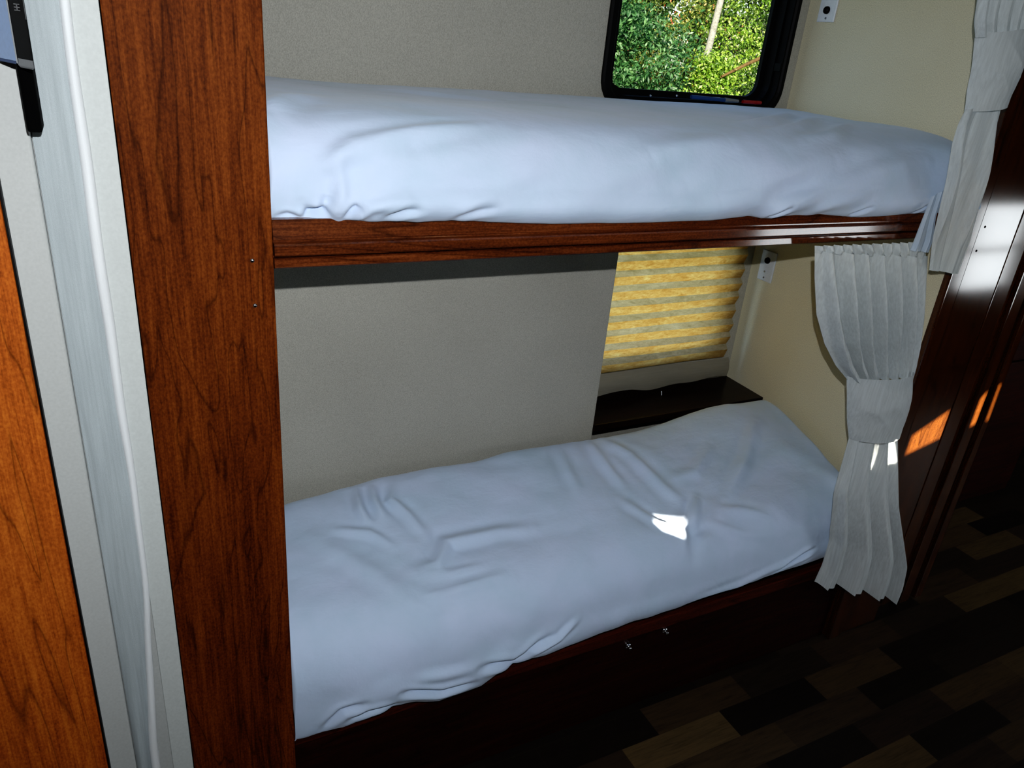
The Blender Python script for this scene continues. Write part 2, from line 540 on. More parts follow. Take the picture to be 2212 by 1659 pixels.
wf = wall_with_holes('wall_front', YF, rect(-1.3, 7.0, 0, CEIL), [added_hole_a, added_hole_b, added_hole_c, added_hole_d, added_hole_e, added_hole_f,
     rect(2.95, 3.88, 0.80, 1.25), rect(4.90, 5.62, 0.60, 1.20)], M['wall_dark'], -0.02)
struct(wf)
w3 = struct(box('window_3', 2.94, 3.89, YF - 0.06, YF - 0.03, 0.79, 1.26, M['shade'], bev=0))
w4 = struct(box('window_4', 4.89, 5.63, YF - 0.06, YF - 0.03, 0.59, 1.21, M['shade'], bev=0))
box('mullion', 4.90, 5.62, YF - 0.025, YF - 0.005, 0.872, 0.898, M['black'], w4, 0.002)

# ================================================================== WINDOWS
def window(name, q, mat_fr, mat_gl, deep=0.045, fl_w=0.034):
    root = struct(empty(name, (q['x0'], D2, q['z0'])))
    root.location = (0, 0, 0)
    def rr(ins, r):
        return rounded_rect(q['x0'] + ins, q['x1'] - ins, q['z0'] + ins, q['z1'] - ins, max(r, 0.01))
    R0 = 0.10
    fr = ring_frame('window_frame', [(rr(0, R0), D2 - 0.001), (rr(0.0, R0), D2 - 0.010), (rr(0.006, R0 - .004), D2 - 0.016),
                                     (rr(fl_w - .012, R0 - .02), D2 - 0.018), (rr(fl_w - .006, R0 - .02), D2 - 0.013), (rr(fl_w, R0 - .025), D2 - 0.013),
                                     (rr(fl_w + 0.004, R0 - .03), D2 + 0.012), (rr(fl_w + 0.012, R0 - .03), D2 + 0.012), (rr(fl_w + 0.014, R0 - .03), D2 + deep),
                                     (rr(fl_w + 0.032, R0 - .05), D2 + deep + 0.004), (rr(fl_w + 0.032, R0 - .05), D2 + deep + 0.02),
                                     (rr(fl_w + 0.01, R0 - .03), D2 + deep + 0.02)], mat_fr, root)
    bm = bmesh.new()
    vs = [bm.verts.new((x, D2 + deep + 0.012, z)) for x, z in rr(fl_w + 0.028, R0 - .05)]
    bm.faces.new(vs)
    from_bm('pane', bm, mat_gl, root)
    return root
win1 = window('window_1', UW, M['black'], M['glass'])
win2 = window('window_2', LWD, M['black'], M['glass_clear'])
# screws, sticker and slider latch on the upper window's lower rail
for px in (1405, 1462):
    p = at(px, 207, 'y', D2 - 0.018)
    lathe('frame_screw', [(0.0, -0.003), (0.0035, -0.002), (0.0042, 0.001)], p, (0, 1, 0), M['chrome'], win1, 10)
p = at(1546, 214, 'y', D2 - 0.02)
tagm = box('sticker', p[0] - 0.019, p[0] + 0.019, D2 - 0.0195, D2 - 0.0175, p[2] - 0.006, p[2] + 0.006, M['white'], win1, 0)
tagm['label'] = 'small white paper sticker'
p = at(1674, 140, 'y', D2 + 0.012)
box('latch', p[0] - 0.004, p[0] + 0.006, D2 - 0.02, D2 + 0.01, p[2] - 0.02, p[2] + 0.006, M['black'], win1, 0.001)

# ================================================================== UPPER BUNK BOARD
ub = thing('upper_bunk_board', 'moulded dark cherry rail and board carrying the upper mattress', 'bunk bed', (0.9, 0.3, 1.527))
prof = [(0.022, ZR), (0.001, ZR), (-0.003, ZR + .003), (-0.003, ZR + .017), (0.000, ZR + .0185), (0.009, ZR + .0190), (0.009, ZR + .0235),
        (-0.007, ZR + .0240), (-0.009, ZR + .027), (-0.009, ZR + .043), (-0.006, ZR + .046), (0.004, ZR + .0475), (0.004, ZR + .0515), (-0.001, ZR + .0525), (0.006, ZR + .087), (0.022, ZR + .087)]
extrude_profile('rail', prof, 0.0005, L - 0.0005, 'x', M['cherry_x'], ub)
box('platform', 0.0005, L - 0.001, 0.0225, D2 - 0.002, 1.555, 1.600, M['walnut_x'], ub, 0.001)
# brackets left out: nothing of them shows

# ================================================================== LOWER BUNK BASE
lb = thing('lower_bunk_base', 'dark wood bunk base along the floor with two chrome bolts', 'bunk bed', (0.9, 0.3, 0))
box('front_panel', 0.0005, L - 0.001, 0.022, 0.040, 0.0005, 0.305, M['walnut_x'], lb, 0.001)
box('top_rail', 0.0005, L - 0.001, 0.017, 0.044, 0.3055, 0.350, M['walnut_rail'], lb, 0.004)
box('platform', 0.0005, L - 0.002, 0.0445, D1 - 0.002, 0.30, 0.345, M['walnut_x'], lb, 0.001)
for px, py in ((1355, 1393), (1434, 1360)):
    p = at(px, py, 'y', 0.019)
    k = lathe('bolt', [(0.0, -0.020), (0.0045, -0.020), (0.005, -0.014), (0.005, -0.009), (0.009, -0.008), (0.0105, -0.005), (0.010, -0.001), (0.011, 0.003)], p, (0, 1, 0), M['chrome'], lb, 18)
    k['label'] = 'small chrome bolt head'

# ================================================================== MATTRESSES
def mattress(name, label, x0, x1, ybk, yfr, zb, zt, zbot, rf, rb, bulge0, amp, creases, nx=420, seed=0.0, tuck=0.03, re=(0.004, 0.05), yleft=0.016):
    """zt(x,y): top height; zbot(x): lower edge of the front; ybk(x): back line"""
    xs = np.linspace(x0, x1, nx)
    rows = []
    yfr0 = yfr
    for x in xs:
        yb = ybk(x)
        zl = zbot(x)
        kf = smooth(0.0, 0.22, x)
        yfr = yleft + (yfr0 - yleft) * kf
        bulge = bulge0 * kf
        fL = max(0.0, 1 - ((x - x0) / re[0])) if x < x0 + re[0] else 0
        fR = max(0.0, 1 - ((x1 - x) / re[1])) if x > x1 - re[1] else 0
        e = math.sqrt(max(0.0, 1 - max(fL, fR) ** 2))
        e = 0.55 + 0.45 * e if max(fL, fR) > 0 else 1.0
        pr = []
        zt_b = zb + (zt(x, yb - rb) - zb) * e
        pr += [(yb, zb + (zt_b - rb - zb) * k / 6) for k in range(6)]
        for k in range(9):
            a = math.pi / 2 * k / 8
            pr.append((yb - rb + rb * math.cos(a), zt_b - rb + rb * math.sin(a)))
        yy = np.linspace(yb - rb, yfr + rf, 74)[1:-1]
        for y in yy:
            pr.append((y, zb + (zt(x, y) - zb) * e))
        zt_f = zb + (zt(x, yfr + rf) - zb) * e
        rv = min(rf * 0.9, (zt_f - zl) * 0.6)
        for k in range(22):
            a = math.pi / 2 * k / 21
            pr.append((yfr + rf - rf * math.sin(a), zt_f - rv + rv * math.cos(a)))
        hz = zt_f - rv - zl
        for k in range(1, 40):
            t = k / 39
            pr.append((yfr - bulge * math.sin(math.pi * t) + 0.012 * t ** 4, zt_f - rv - hz * t))
        for k in range(1, 7):
            t = k / 6
            pr.append((yfr + 0.012 + tuck * t, zl + 0.006 * math.sin(t * math.pi) + 0.004 * t))
        rows.append([(x, y, z) for y, z in pr])
    P = np.array(rows)
    for _ in range(14):
        P[:, 1:-1] = (P[:, :-2] + 2 * P[:, 1:-1] + P[:, 2:]) / 4
    nu_, nv_ = P.shape[:2]
    ix = np.arange(nu_ * nv_).reshape(nu_, nv_)
    bvh = BVHTree.FromPolygons(P.reshape(-1, 3).tolist(), np.stack([ix[:-1, :-1], ix[1:, :-1], ix[1:, 1:], ix[:-1, 1:]], -1).reshape(-1, 4).tolist())
    def lay(px):                              # lay a crease line onto the cloth
        out_ = []
        for (xa, ya), (xb, yb_) in zip(px[:-1], px[1:]):
            for k in range(5):
                u = k / 5
                d_ = at(xa + (xb - xa) * u, ya + (yb_ - ya) * u, 'y', 0.3) - CAM
                h = bvh.ray_cast(Vector(CAM), Vector(d_).normalized())
                if h[0] is not None:
                    out_.append(np.array(h[0]))
        return out_
    N = normals(P)
    up = N[..., 2:3].sum()
    if up < 0: N = -N
    X, Y, Z = P[..., 0] + seed, P[..., 1] + seed, P[..., 2]
    d = amp * (0.55 * vnoise(X * 3.1, Y * 4.5, Z * 4) + 0.30 * vnoise(X * 7 + Y * 4, Y * 9, Z * 8) + 0.12 * vnoise(X * 16 + Y * 9, Y * 24 - X * 8, Z * 18))
    for pts, a, w in creases:
        pts = lay(pts)
        if len(pts) < 2: continue
        ds, al = seg_dist(P, pts)
        env = np.sin(np.clip(al, 0.02, 0.98) * math.pi) ** 0.6
        q = ds / w
        d = d + 1.7 * a * env * (np.exp(-q * q) - 0.35 * np.exp(-(q - 1.9) ** 2))
    d = d * np.clip((P[..., 0] - x0) / 0.03, 0, 1)
    P = P + N * d[..., None] * np.array([0.3, 1, 1])
    o = grid(name, P, M['sheet'])
    tag(o, label, 'mattress')
    return o

def interp(xs, ys):
    xs, ys = np.array(xs), np.array(ys)
    return lambda x: float(np.interp(x, xs, ys))


# upper mattress
ub_edge = [at(x, y, 'y', -0.012) for x, y in ((588, 474), (640, 476), (690, 474), (735, 480), (770, 474), (800, 481), (850, 478), (905, 483), (980, 478), (1060, 483), (1200, 485), (1330, 486), (1450, 482), (1560, 476), (1620, 470), (1680, 473), (1780, 468), (1860, 470), (1990, 462))]
ub_z = interp([p[0] for p in ub_edge], [p[2] - 0.004 - 0.011 * (1 - smooth(0.02, 0.26, p[0])) for p in ub_edge])
Pz = lambda pts, ax, v: pts
up_creases = [
    (Pz([(700, 345), (760, 312), (900, 288), (1080, 268)], 'y', 0.0), 0.007, 0.016),
    (Pz([(690, 372), (740, 340), (900, 322)], 'y', -0.02), 0.005, 0.014),
    (Pz([(735, 350), (738, 420), (733, 474)], 'y', -0.03), 0.005, 0.012),
    (Pz([(712, 420), (700, 455), (690, 470)], 'y', -0.03), -0.006, 0.009),
    (Pz([(770, 474), (800, 450), (900, 430)], 'y', -0.03), 0.004, 0.010),
    (Pz([(655, 474), (680, 455), (700, 455)], 'y', -0.03), -0.006, 0.007),
    (Pz([(830, 474), (880, 458), (920, 452)], 'y', -0.03), -0.005, 0.008),
    (Pz([(980, 472), (1040, 455), (1090, 448)], 'y', -0.03), -0.004, 0.009),
    (Pz([(960, 478), (1090, 400), (1200, 350)], 'y', -0.03), 0.003, 0.02),
    (Pz([(1400, 338), (1490, 318), (1600, 300)], 'y', 0.0), 0.007, 0.030),
    (Pz([(1553, 436), (1625, 410), (1698, 382), (1842, 335)], 'y', 0.0), 0.007, 0.026),
    (Pz([(1654, 466), (1770, 415), (1915, 368), (2023, 339)], 'y', 0.0), 0.008, 0.022),
    (Pz([(1752, 462), (1879, 411), (2020, 382)], 'y', 0.0), 0.007, 0.018),
    (Pz([(1480, 400), (1600, 368), (1740, 330)], 'y', 0.0), 0.005, 0.026),
    (Pz([(1200, 440), (1330, 390), (1440, 345)], 'y', 0.0), 0.004, 0.030),
    (Pz([(1655, 468), (1690, 456), (1716, 446)], 'y', 0.0), -0.005, 0.006),
    (Pz([(1824, 468), (1860, 458), (1893, 448)], 'y', 0.0), -0.005, 0.006),
    (Pz([(1960, 462), (1990, 452), (2005, 444)], 'y', 0.0), -0.005, 0.006),
    (Pz([(1625, 258), (1690, 252), (1752, 250)], 'z', 0.0), -0.004, 0.02),
    (Pz([(590, 470), (620, 466), (660, 474)], 'y', 0.0), -0.004, 0.006),
    (Pz([(655, 440), (668, 462), (700, 462), (725, 474)], 'y', 0.0), -0.006, 0.008),
    (Pz([(745, 474), (770, 452), (782, 448)], 'y', 0.0), -0.006, 0.007),
    (Pz([(1700, 245), (1660, 262), (1580, 272)], 'z', 1.79), 0.006, 0.02),
    (Pz([(1760, 255), (1720, 275), (1650, 285)], 'z', 1.79), 0.006, 0.02),
    (Pz([(1830, 268), (1790, 290), (1720, 300)], 'z', 1.79), 0.005, 0.02),
    (Pz([(570, 235), (610, 212), (680, 205)], 'z', 1.79), 0.006, 0.03),
    (Pz([(800, 190), (950, 205), (1100, 215)], 'z', 1.79), 0.004, 0.03),
]
up_top = lambda x, y: 1.797 + 0.004 * smooth(0.3, 0.0, x) - 0.022 * smooth(0.22, 0.0, y)
mattress('mattress', 'upper bunk mattress in a white fitted sheet, below the clear window', 0.002, L - 0.012, lambda x: D2 - 0.006, -0.012, 1.604, up_top, ub_z,
         0.14, 0.03, 0.022, 0.006, up_creases, seed=0.0)

# lower mattress
lo_edge = [at(x, y, 'y', -0.018) for x, y in ((640, 1605), (700, 1588), (745, 1582), (800, 1560), (850, 1535), (900, 1526), (950, 1522), (1000, 1503), (1040, 1488), (1110, 1432), (1180, 1420), (1250, 1398), (1370, 1352), (1500, 1308), (1640, 1262), (1790, 1205))]
lo_z = interp([p[0] for p in lo_edge] + [1.95], [max(0.300, p[2] - 0.006 - 0.030 * (1 - smooth(0.0, 0.22, p[0]))) for p in lo_edge] + [0.372])
zc = 0.675
lo_creases = [
    (Pz([(770, 1050), (778, 1100), (800, 1140)], 'z', zc), 0.008, 0.014),
    (Pz([(800, 1035), (808, 1080), (835, 1130)], 'z', zc), 0.008, 0.014),
    (Pz([(850, 1045), (845, 1080), (880, 1110), (930, 1165)], 'z', zc), 0.007, 0.014),
    (Pz([(900, 1233), (945, 1220), (965, 1170), (1010, 1160), (1080, 1145), (1170, 1140)], 'z', 0.66), 0.009, 0.018),
    (Pz([(905, 1245), (980, 1235), (1070, 1220)], 'z', 0.66), 0.004, 0.010),
    (Pz([(900, 1295), (960, 1285), (1050, 1255), (1120, 1240)], 'z', 0.66), 0.007, 0.013),
    (Pz([(880, 1300), (930, 1318), (1000, 1300)], 'z', 0.66), 0.004, 0.010),
    (Pz([(720, 1140), (800, 1150), (860, 1185)], 'z', 0.66), 0.005, 0.012),
    (Pz([(660, 1150), (800, 1230), (890, 1300)], 'z', 0.65), 0.004, 0.024),
    (Pz([(1205, 970), (1225, 1020), (1250, 1075)], 'z', zc), 0.006, 0.018),
    (Pz([(1270, 955), (1310, 1010), (1360, 1070)], 'z', zc), 0.007, 0.018),
    (Pz([(1300, 950), (1360, 985), (1430, 1050), (1480, 1090)], 'z', zc), 0.007, 0.020),
    (Pz([(1340, 1080), (1420, 1130), (1480, 1150)], 'z', 0.665), 0.006, 0.016),
    (Pz([(1505, 1075), (1500, 1110), (1497, 1145)], 'z', 0.665), 0.010, 0.014),
    (Pz([(1630, 910), (1612, 990), (1560, 1095)], 'z', 0.69), 0.008, 0.020),
    (Pz([(1540, 960), (1500, 1020), (1440, 1040)], 'z', 0.69), 0.005, 0.020),
    (Pz([(1560, 1100), (1600, 1100), (1680, 1120)], 'z', 0.67), 0.006, 0.014),
    (Pz([(1520, 1125), (1600, 1150), (1680, 1165)], 'z', 0.66), 0.005, 0.014),
    (Pz([(1500, 1200), (1500, 1150), (1530, 1130)], 'z', 0.655), -0.010, 0.020),
    (Pz([(1520, 1320), (1650, 1255), (1790, 1170)], 'y', 0.0), -0.010, 0.008),
    (Pz([(1500, 1300), (1600, 1265), (1780, 1185)], 'y', -0.02), 0.004, 0.012),
    (Pz([(1040, 1445), (1120, 1425), (1200, 1370)], 'y', 0.0), -0.012, 0.012),
    (Pz([(1100, 1432), (1210, 1380), (1260, 1330)], 'y', 0.0), 0.006, 0.010),
    (Pz([(870, 1500), (950, 1495), (1040, 1470)], 'y', -0.01), -0.012, 0.010),
    (Pz([(760, 1560), (800, 1540), (870, 1520)], 'y', -0.01), -0.010, 0.010),
    (Pz([(700, 1575), (740, 1540), (800, 1520)], 'y', -0.01), -0.008, 0.010),
    (Pz([(900, 1470), (960, 1460), (1040, 1440)], 'y', 0.0), 0.004, 0.014),
]
def lo_top(x, y):
    z = 0.640 + 0.052 * smooth(-0.12, 0.35, x) * smooth(0.0, 0.45, y) + 0.034 * smooth(0.15, 0.5, y)
    z += 0.036 * smooth(1.25, 1.75, x) * smooth(0.0, 0.25, y)
    z -= 0.03 * smooth(0.25, -0.05, y) * (1 - smooth(1.2, 1.9, x))
    z -= 0.022 * math.exp(-(((x - 1.22) / 0.10) ** 2 + ((y - 0.06) / 0.10) ** 2))
    z += 0.012 * math.exp(-(((x - 1.6) / 0.25) ** 2 + ((y - 0.5) / 0.12) ** 2))
    return z
lo_back = lambda x: D1 - 0.026
mattress('mattress', 'lower bunk mattress in a rumpled white fitted sheet with a sun patch', 0.002, L - 0.012, lo_back, -0.018, 0.352, lo_top, lo_z,
         0.17, 0.05, 0.012, 0.014, lo_creases, seed=3.3, yleft=0.003)

# ================================================================== LEFT POST
post = thing('bunk_end_post', 'tall wide cherry wood post at the left end of the bunks', 'post', (-0.113, 0.02, 0))
bm = bmesh.new()
bm_box(bm, -0.226, -0.0005, 0.0, 0.05, 0.0005, CEIL - 0.001, 0.0025, 2)
from_bm('post_board', bm, M['cherry'], post)
box('return_board', -0.040, -0.0008, 0.0505, D1 - 0.002, 0.0005, CEIL - 0.001, M['wall'], post, 0.001)
for px, py in ((545, 563), (551, 660)):
    p = at(px, py, 'y', 0.0)
    s = lathe('screw', [(0.0, -0.0022), (0.003, -0.0018), (0.0042, 0.0002), (0.0042, 0.002)], p, (0, 1, 0), M['chrome'], post, 14)

# ---- pale strips between post and fascia
struct(box('trim_1', -0.268, -0.2275, 0.002, 0.011, 0.0, CEIL, M['jamb'], bev=0.001))
struct(box('trim_2', -0.40, -0.338, -0.014, 0.011, 0.0, CEIL, M['jamb_grey'], bev=0.006, seg=4))
# padded fabric flap with a rolled edge
flap = thing('fabric_flap', 'pale textured fabric strip with a rolled edge left of the cherry post', 'fabric strip', (-0.30, 0, 0))
zs = np.linspace(0.02, CEIL - 0.01, 100)
band, roll = [], []
for z in zs:
    k = smooth(1.05, 0.35, z)
    xr = -0.2635 - 0.030 * k           # rolled edge draws in towards the bottom
    xl = -0.3365
    r = 0.0075 + 0.0015 * math.sin(z * 5)
    band.append([(xl + (xr - 1.6 * r - xl) * i / 14, -0.001 - 0.004 * math.sin(i / 14 * math.pi) - 0.008 * k * math.sin(i / 14 * 5.0), z) for i in range(15)])
    row = []
    for i in range(21):
        a_ = -0.5 + (math.pi + 0.7) * i / 20
        row.append((xr - r - r * math.cos(a_) + 0.0008 * math.sin(z * 23), 0.0015 - 1.25 * r * math.sin(a_), z))
    roll.append(row)
grid('band', np.array(band), M['fabric_white'], flap)
ro = grid('rolled_edge', np.array(roll), M['fabric_roll'], flap)
ro['label'] = 'brighter rolled edge'

# ---- orange cherry fascia at the far left
fas = thing('slide_out_fascia', 'orange cherry wood fascia board cut off by the left edge', 'wood board', (-0.6, -0.06, 0))
bm = bmesh.new()
bm_box(bm, -1.15, -0.3785, -0.12, -0.10, 0.0005, 1.78, 0.003, 2)
from_bm('face_board', bm, M['cherry_orange'], fas)
box('edge_strip', -0.3783, -0.3755, -0.118, -0.1005, 0.0005, 1.78, M['black'], fas, 0.0005)
box('backing', -1.15, -0.39, -0.0995, -0.0145, 0.0005, 1.78, M['jamb_grey'], fas, 0.001)

# ---- silver panel television swung out at the top left
tv = thing('television', 'silver blue screen with black border at the top left corner', 'television', (-0.4, -0.10, 1.9))
B0 = at(74, 145, 'y', -0.135)
zb0 = float(B0[2])
Q0 = at(39, 138, 'z', zb0)
bz = float(np.linalg.norm(Q0[:2] - B0[:2]))          # width of the black border
e1 = (Q0[:2] - B0[:2]) / bz
e2 = B0[:2] - CAM[:2]; e2 = e2 / np.linalg.norm(e2)
def tvslab(name, a0, a1, b0, b1, za, zb, mat, bev=0.0008):
    """a runs leftwards along the front, b backwards, from the lower right front corner"""
    bm = bmesh.new()
    q = [B0[:2] + e1 * a + e2 * b_ for a, b_ in ((a0, b0), (a1, b0), (a1, b1), (a0, b1))]
    lo = [bm.verts.new((p[0], p[1], zb0 + za)) for p in q]
    hi = [bm.verts.new((p[0], p[1], zb0 + zb)) for p in q]
    bm.faces.new(lo[::-1]); bm.faces.new(hi)
    for i in range(4):
        bm.faces.new((lo[i], lo[(i + 1) % 4], hi[(i + 1) % 4], hi[i]))
    if bev:
        bmesh.ops.bevel(bm, geom=bm.edges[:], offset=bev, segments=2, affect='EDGES', clamp_overlap=True)
    return from_bm(name, bm, mat, tv)
tvslab('screen', bz + 0.004, 0.5, 0.0025, 0.008, 0.003, 0.34, M['screen'], 0)
tvslab('bezel', bz - 0.001, bz + 0.004, -0.0005, 0.008, 0.0, 0.342, M['chrome'], 0.0008)
tvslab('border', 0.001, bz - 0.001, 0.0, 0.010, 0.002, 0.342, M['black'], 0.001)
tvslab('housing', 0.004, 0.5, 0.0105, 0.030, 0.001, 0.342, M['black'], 0.003)
tvslab('edge_strip', 0.0002, 0.0022, -0.0020, 0.004, 0.055, 0.342, M['silver'], 0.0003)
tvslab('bottom_edge', bz + 0.0045, 0.5, 0.001, 0.009, -0.001, 0.0028, M['blue'], 0.0005)
tvslab('corner_cap', -0.001, bz, -0.001, 0.0102, -0.004, 0.0095, M['silver'], 0.003)
for a, b_, c, d in ((0.35, 0.62, 0.0770, 0.0785), (0.30, 0.66, 0.0640, 0.0652), (0.30, 0.66, 0.0675, 0.0687), (0.30, 0.66, 0.0710, 0.0722), (0.44, 0.52, 0.0640, 0.0722)):
    tvslab('print', bz * a, bz * b_, -0.0020, 0.0002, c, d, M['glyph'], 0)
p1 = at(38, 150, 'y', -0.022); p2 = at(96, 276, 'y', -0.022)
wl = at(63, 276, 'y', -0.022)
box('tv_shadow_block', wl[0] + 0.001, p2[0], -0.075, -0.018, p2[2], 2.25, M['black_matte'], tv, 0.004)  # black block added as the television's flash shadow on the fabric strip

# ================================================================== LEDGE, BLIND
ledge = box('window_ledge', XW + 0.001, L - 0.001, D1 - 0.006, D2 - 0.001, 0.716, 0.742, M['ledge'], None, 0.003)
tag(ledge, 'dark wood ledge under the yellow pleated blind', 'shelf')
bl = thing('pleated_blind', 'yellow glowing pleated window blind in the lower bunk', 'blind', (1.5, 0.72, 0.83))
bx0, bx1, by = XW + 0.01, 1.868, 0.735
npl = 12
z_top, z_low = 1.515, 0.852
step = (z_top - z_low) / npl
rows = []
nxs = 90
for k in range(npl * 2 + 1):
    z = z_top - step * k / 2
    fwd = (k % 2 == 1)
    row = []
    for i in range(nxs):
        x = bx0 + (bx1 - bx0) * i / (nxs - 1)
        y = by - (0.011 if fwd else -0.004) + 0.002 * math.sin(x * 9 + k)
        row.append((x, y, z + 0.0015 * math.sin(x * 7 + k * 0.9) + (0.009 if fwd else 0)))
    rows.append(row)
P = np.array(rows)
# sharp pleats: each facet gets its own vertices
verts = []; faces = []
for k in range(P.shape[0] - 1):
    b0 = len(verts)
    for i in range(nxs):
        verts.append(tuple(P[k, i])); verts.append(tuple(P[k + 1, i]))
    for i in range(nxs - 1):
        faces.append((b0 + 2 * i, b0 + 2 * i + 1, b0 + 2 * i + 3, b0 + 2 * i + 2))
me = bpy.data.meshes.new('pleats'); me.from_pydata(verts, [], faces); me.update()
me.materials.append(M['blind']); me.materials.append(M['blind_up'])
link('pleats', me, None, bl)
per = nxs - 1
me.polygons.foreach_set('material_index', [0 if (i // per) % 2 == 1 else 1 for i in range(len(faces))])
# soft bottom band of the blind, wavy lower edge
rows = []
for j in range(14):
    t = j / 13
    row = []
    for i in range(nxs):
        u = i / (nxs - 1)
        x = bx0 + (bx1 + 0.012 - bx0) * u
        zl = 0.772 + 0.008 * math.sin(u * 9) + 0.004 * math.sin(u * 21 + 1) - 0.022 * smooth(0.22, 0.0, u)
        z = z_low + 0.004 + (zl - z_low - 0.004) * t
        y = by - 0.010 - 0.012 * math.sin(t * math.pi) - 0.008 * t - 0.004 * math.sin(u * 9)
        row.append((x, y, z))
    rows.append(row)
br_ = grid('bottom_rail', np.array(rows), M['blind_rail'], bl)
br_['label'] = 'plain grey beige bottom band'
p = at(1428, 858, 'y', by - 0.035)
tube('pull_cord', [p + np.array([0, 0.004, 0.024]), p + np.array([0, 0, 0.012]), p + np.array([0, 0, 0.006])], 0.0018, M['white'], bl, 8)

# ================================================================== WALL PLATES
def wall_plate(label, quad, jack, scr):
    cy = np.mean([q[1] for q in quad]); cz = np.mean([q[2] for q in quad])
    t = thing('wall_plate', label, 'wall plate', (L, cy, cz), 'cable plates on the end wall')
    hw, hh = 0.036, 0.058
    box('plate', L - 0.007, L - 0.0005, cy - hw, cy + hw, cz - hh, cz + hh, M['white'], t, 0.003, 3)
    j = lathe('jack', [(0.0, -0.012), (0.006, -0.012), (0.0075, -0.009), (0.011, -0.008), (0.012, -0.002), (0.012, 0.004)], (L - 0.006, cy + jack[0], cz + jack[1]), (1, 0, 0), M['black'], t, 18)
    j['label'] = 'black round jack'
    for s in scr:
        lathe('screw', [(0.0, -0.0018), (0.003, -0.0015), (0.004, 0.0), (0.004, 0.001)], (L - 0.0072, cy + s[0], cz + s[1]), (1, 0, 0), M['chrome'], t, 12)
    return t
lowq = [at(1645, 540, 'x', L), at(1685, 550, 'x', L), at(1637, 600, 'x', L), at(1670, 616, 'x', L)]
wall_plate('white cable plate beside the yellow blind under the upper bunk', [np.array([L, 0.695, 1.236])], (0.0, 0.022), [(0.004, -0.022), (0.002, -0.045)])
wall_plate('white cable plate high on the end wall right of the clear window', [np.array([L, 0.690, 2.135])], (0.0, -0.022), [(-0.001, -0.046)])

# ================================================================== CURTAINS
def curve(pts):
    pts = np.array(pts)
    d = np.r_[0, np.cumsum(np.linalg.norm(np.diff(pts, axis=0), axis=1))]
    d /= d[-1]
    def f(t):
        return np.array([np.interp(t, d, pts[:, k]) for k in range(pts.shape[1])])
    return f

def curtain_part(name, left, right, pleats, amp, mat, parent, nu=160, nv=120, drift=0.0, power=1.0, phase=0.0, seed=1.0, smoothn=5, amp2=0.3):
    fl, fr = curve(left), curve(right)
    T = np.linspace(0, 1, nv)
    Lp = np.array([fl(t) for t in T]); Rp = np.array([fr(t) for t in T])
    if smoothn:
        for _ in range(smoothn):
            Lp[1:-1] = (Lp[:-2] + 2 * Lp[1:-1] + Lp[2:]) / 4
            Rp[1:-1] = (Rp[:-2] + 2 * Rp[1:-1] + Rp[2:]) / 4
    S = np.linspace(0, 1, nu)
    P = np.zeros((nv, nu, 3))
    for j, t in enumerate(T):
        a = amp(t)
        for i, s in enumerate(S):
            p = Lp[j] * (1 - s) + Rp[j] * s
            wob = 0.30 * math.sin(s * 7 + seed * 3 + t) + 0.14 * math.sin(s * 15 + t * 2 + seed)
            ph = 2 * math.pi * pleats * s + wob * 2.2 + phase + drift * t * (s - 0.5)
            y = 2 * abs(math.sin(ph / 2)) ** 0.75 - 1
            edge = min(1.0, min(s, 1 - s) / 0.06)
            p = p.copy()
            p[1] += -a * y * (0.3 + 0.7 * edge) - a * amp2 * math.sin(ph * 2 + 1.0 + t * 2.5) * edge
            p[0] += a * 0.25 * math.cos(ph) * edge
            P[j, i] = p
    return grid(name, P, mat, parent)

# lower curtain
cl = thing('curtain', 'lower bunk grey curtain gathered in a tie band at the right', 'curtain', (1.8, -0.05, 0.3), 'bunk curtains on the right')
yc = -0.045
top_l = [at(x, y, 'y', yc) for x, y in ((1762, 540), (1763, 600), (1770, 680), (1785, 745), (1806, 790), (1832, 822))]
top_r = [at(x, y, 'y', yc + 0.02) for x, y in ((2000, 552), (1995, 610), (1990, 690), (1984, 750), (1977, 790), (1970, 815))]
curtain_part('upper_drape', top_l, top_r, 6.5, lambda t: 0.022 + 0.016 * math.sin(min(t * 1.15, 1) * math.pi), M['curtain'], cl, 260, 120, drift=0.6, seed=1.0, amp2=0.22)
# gathered heading tape
hl = [at(x, y, 'y', yc) for x, y in ((1761, 531), (1762, 547))]
hr = [at(x, y, 'y', yc + 0.02) for x, y in ((2001, 522), (2000, 558))]
curtain_part('heading', hl, hr, 12, lambda t: 0.013 - 0.006 * abs(2 * t - 1), M['curtain'], cl, 300, 16, seed=2.0, smoothn=0)
lo_l = [at(x, y, 'y', yy) for x, y, yy in ((1836, 938, -.045), (1822, 990, -.05), (1803, 1060, -.055), (1798, 1130, -.055), (1794, 1170, -.05), (1778, 1220, -.045), (1760, 1257, -.04))]
lo_r = [at(x, y, 'y', yy) for x, y, yy in ((1938, 936, -.045), (1938, 1000, -.06), (1938, 1090, -.085), (1948, 1170, -.11), (1953, 1215, -.125), (1943, 1260, -.125), (1930, 1292, -.12))]
curtain_part('lower_drape', lo_l, lo_r, 3.6, lambda t: 0.010 + 0.026 * t, M['curtain'], cl, 200, 120, drift=-0.8, seed=4.0, amp2=0.25)

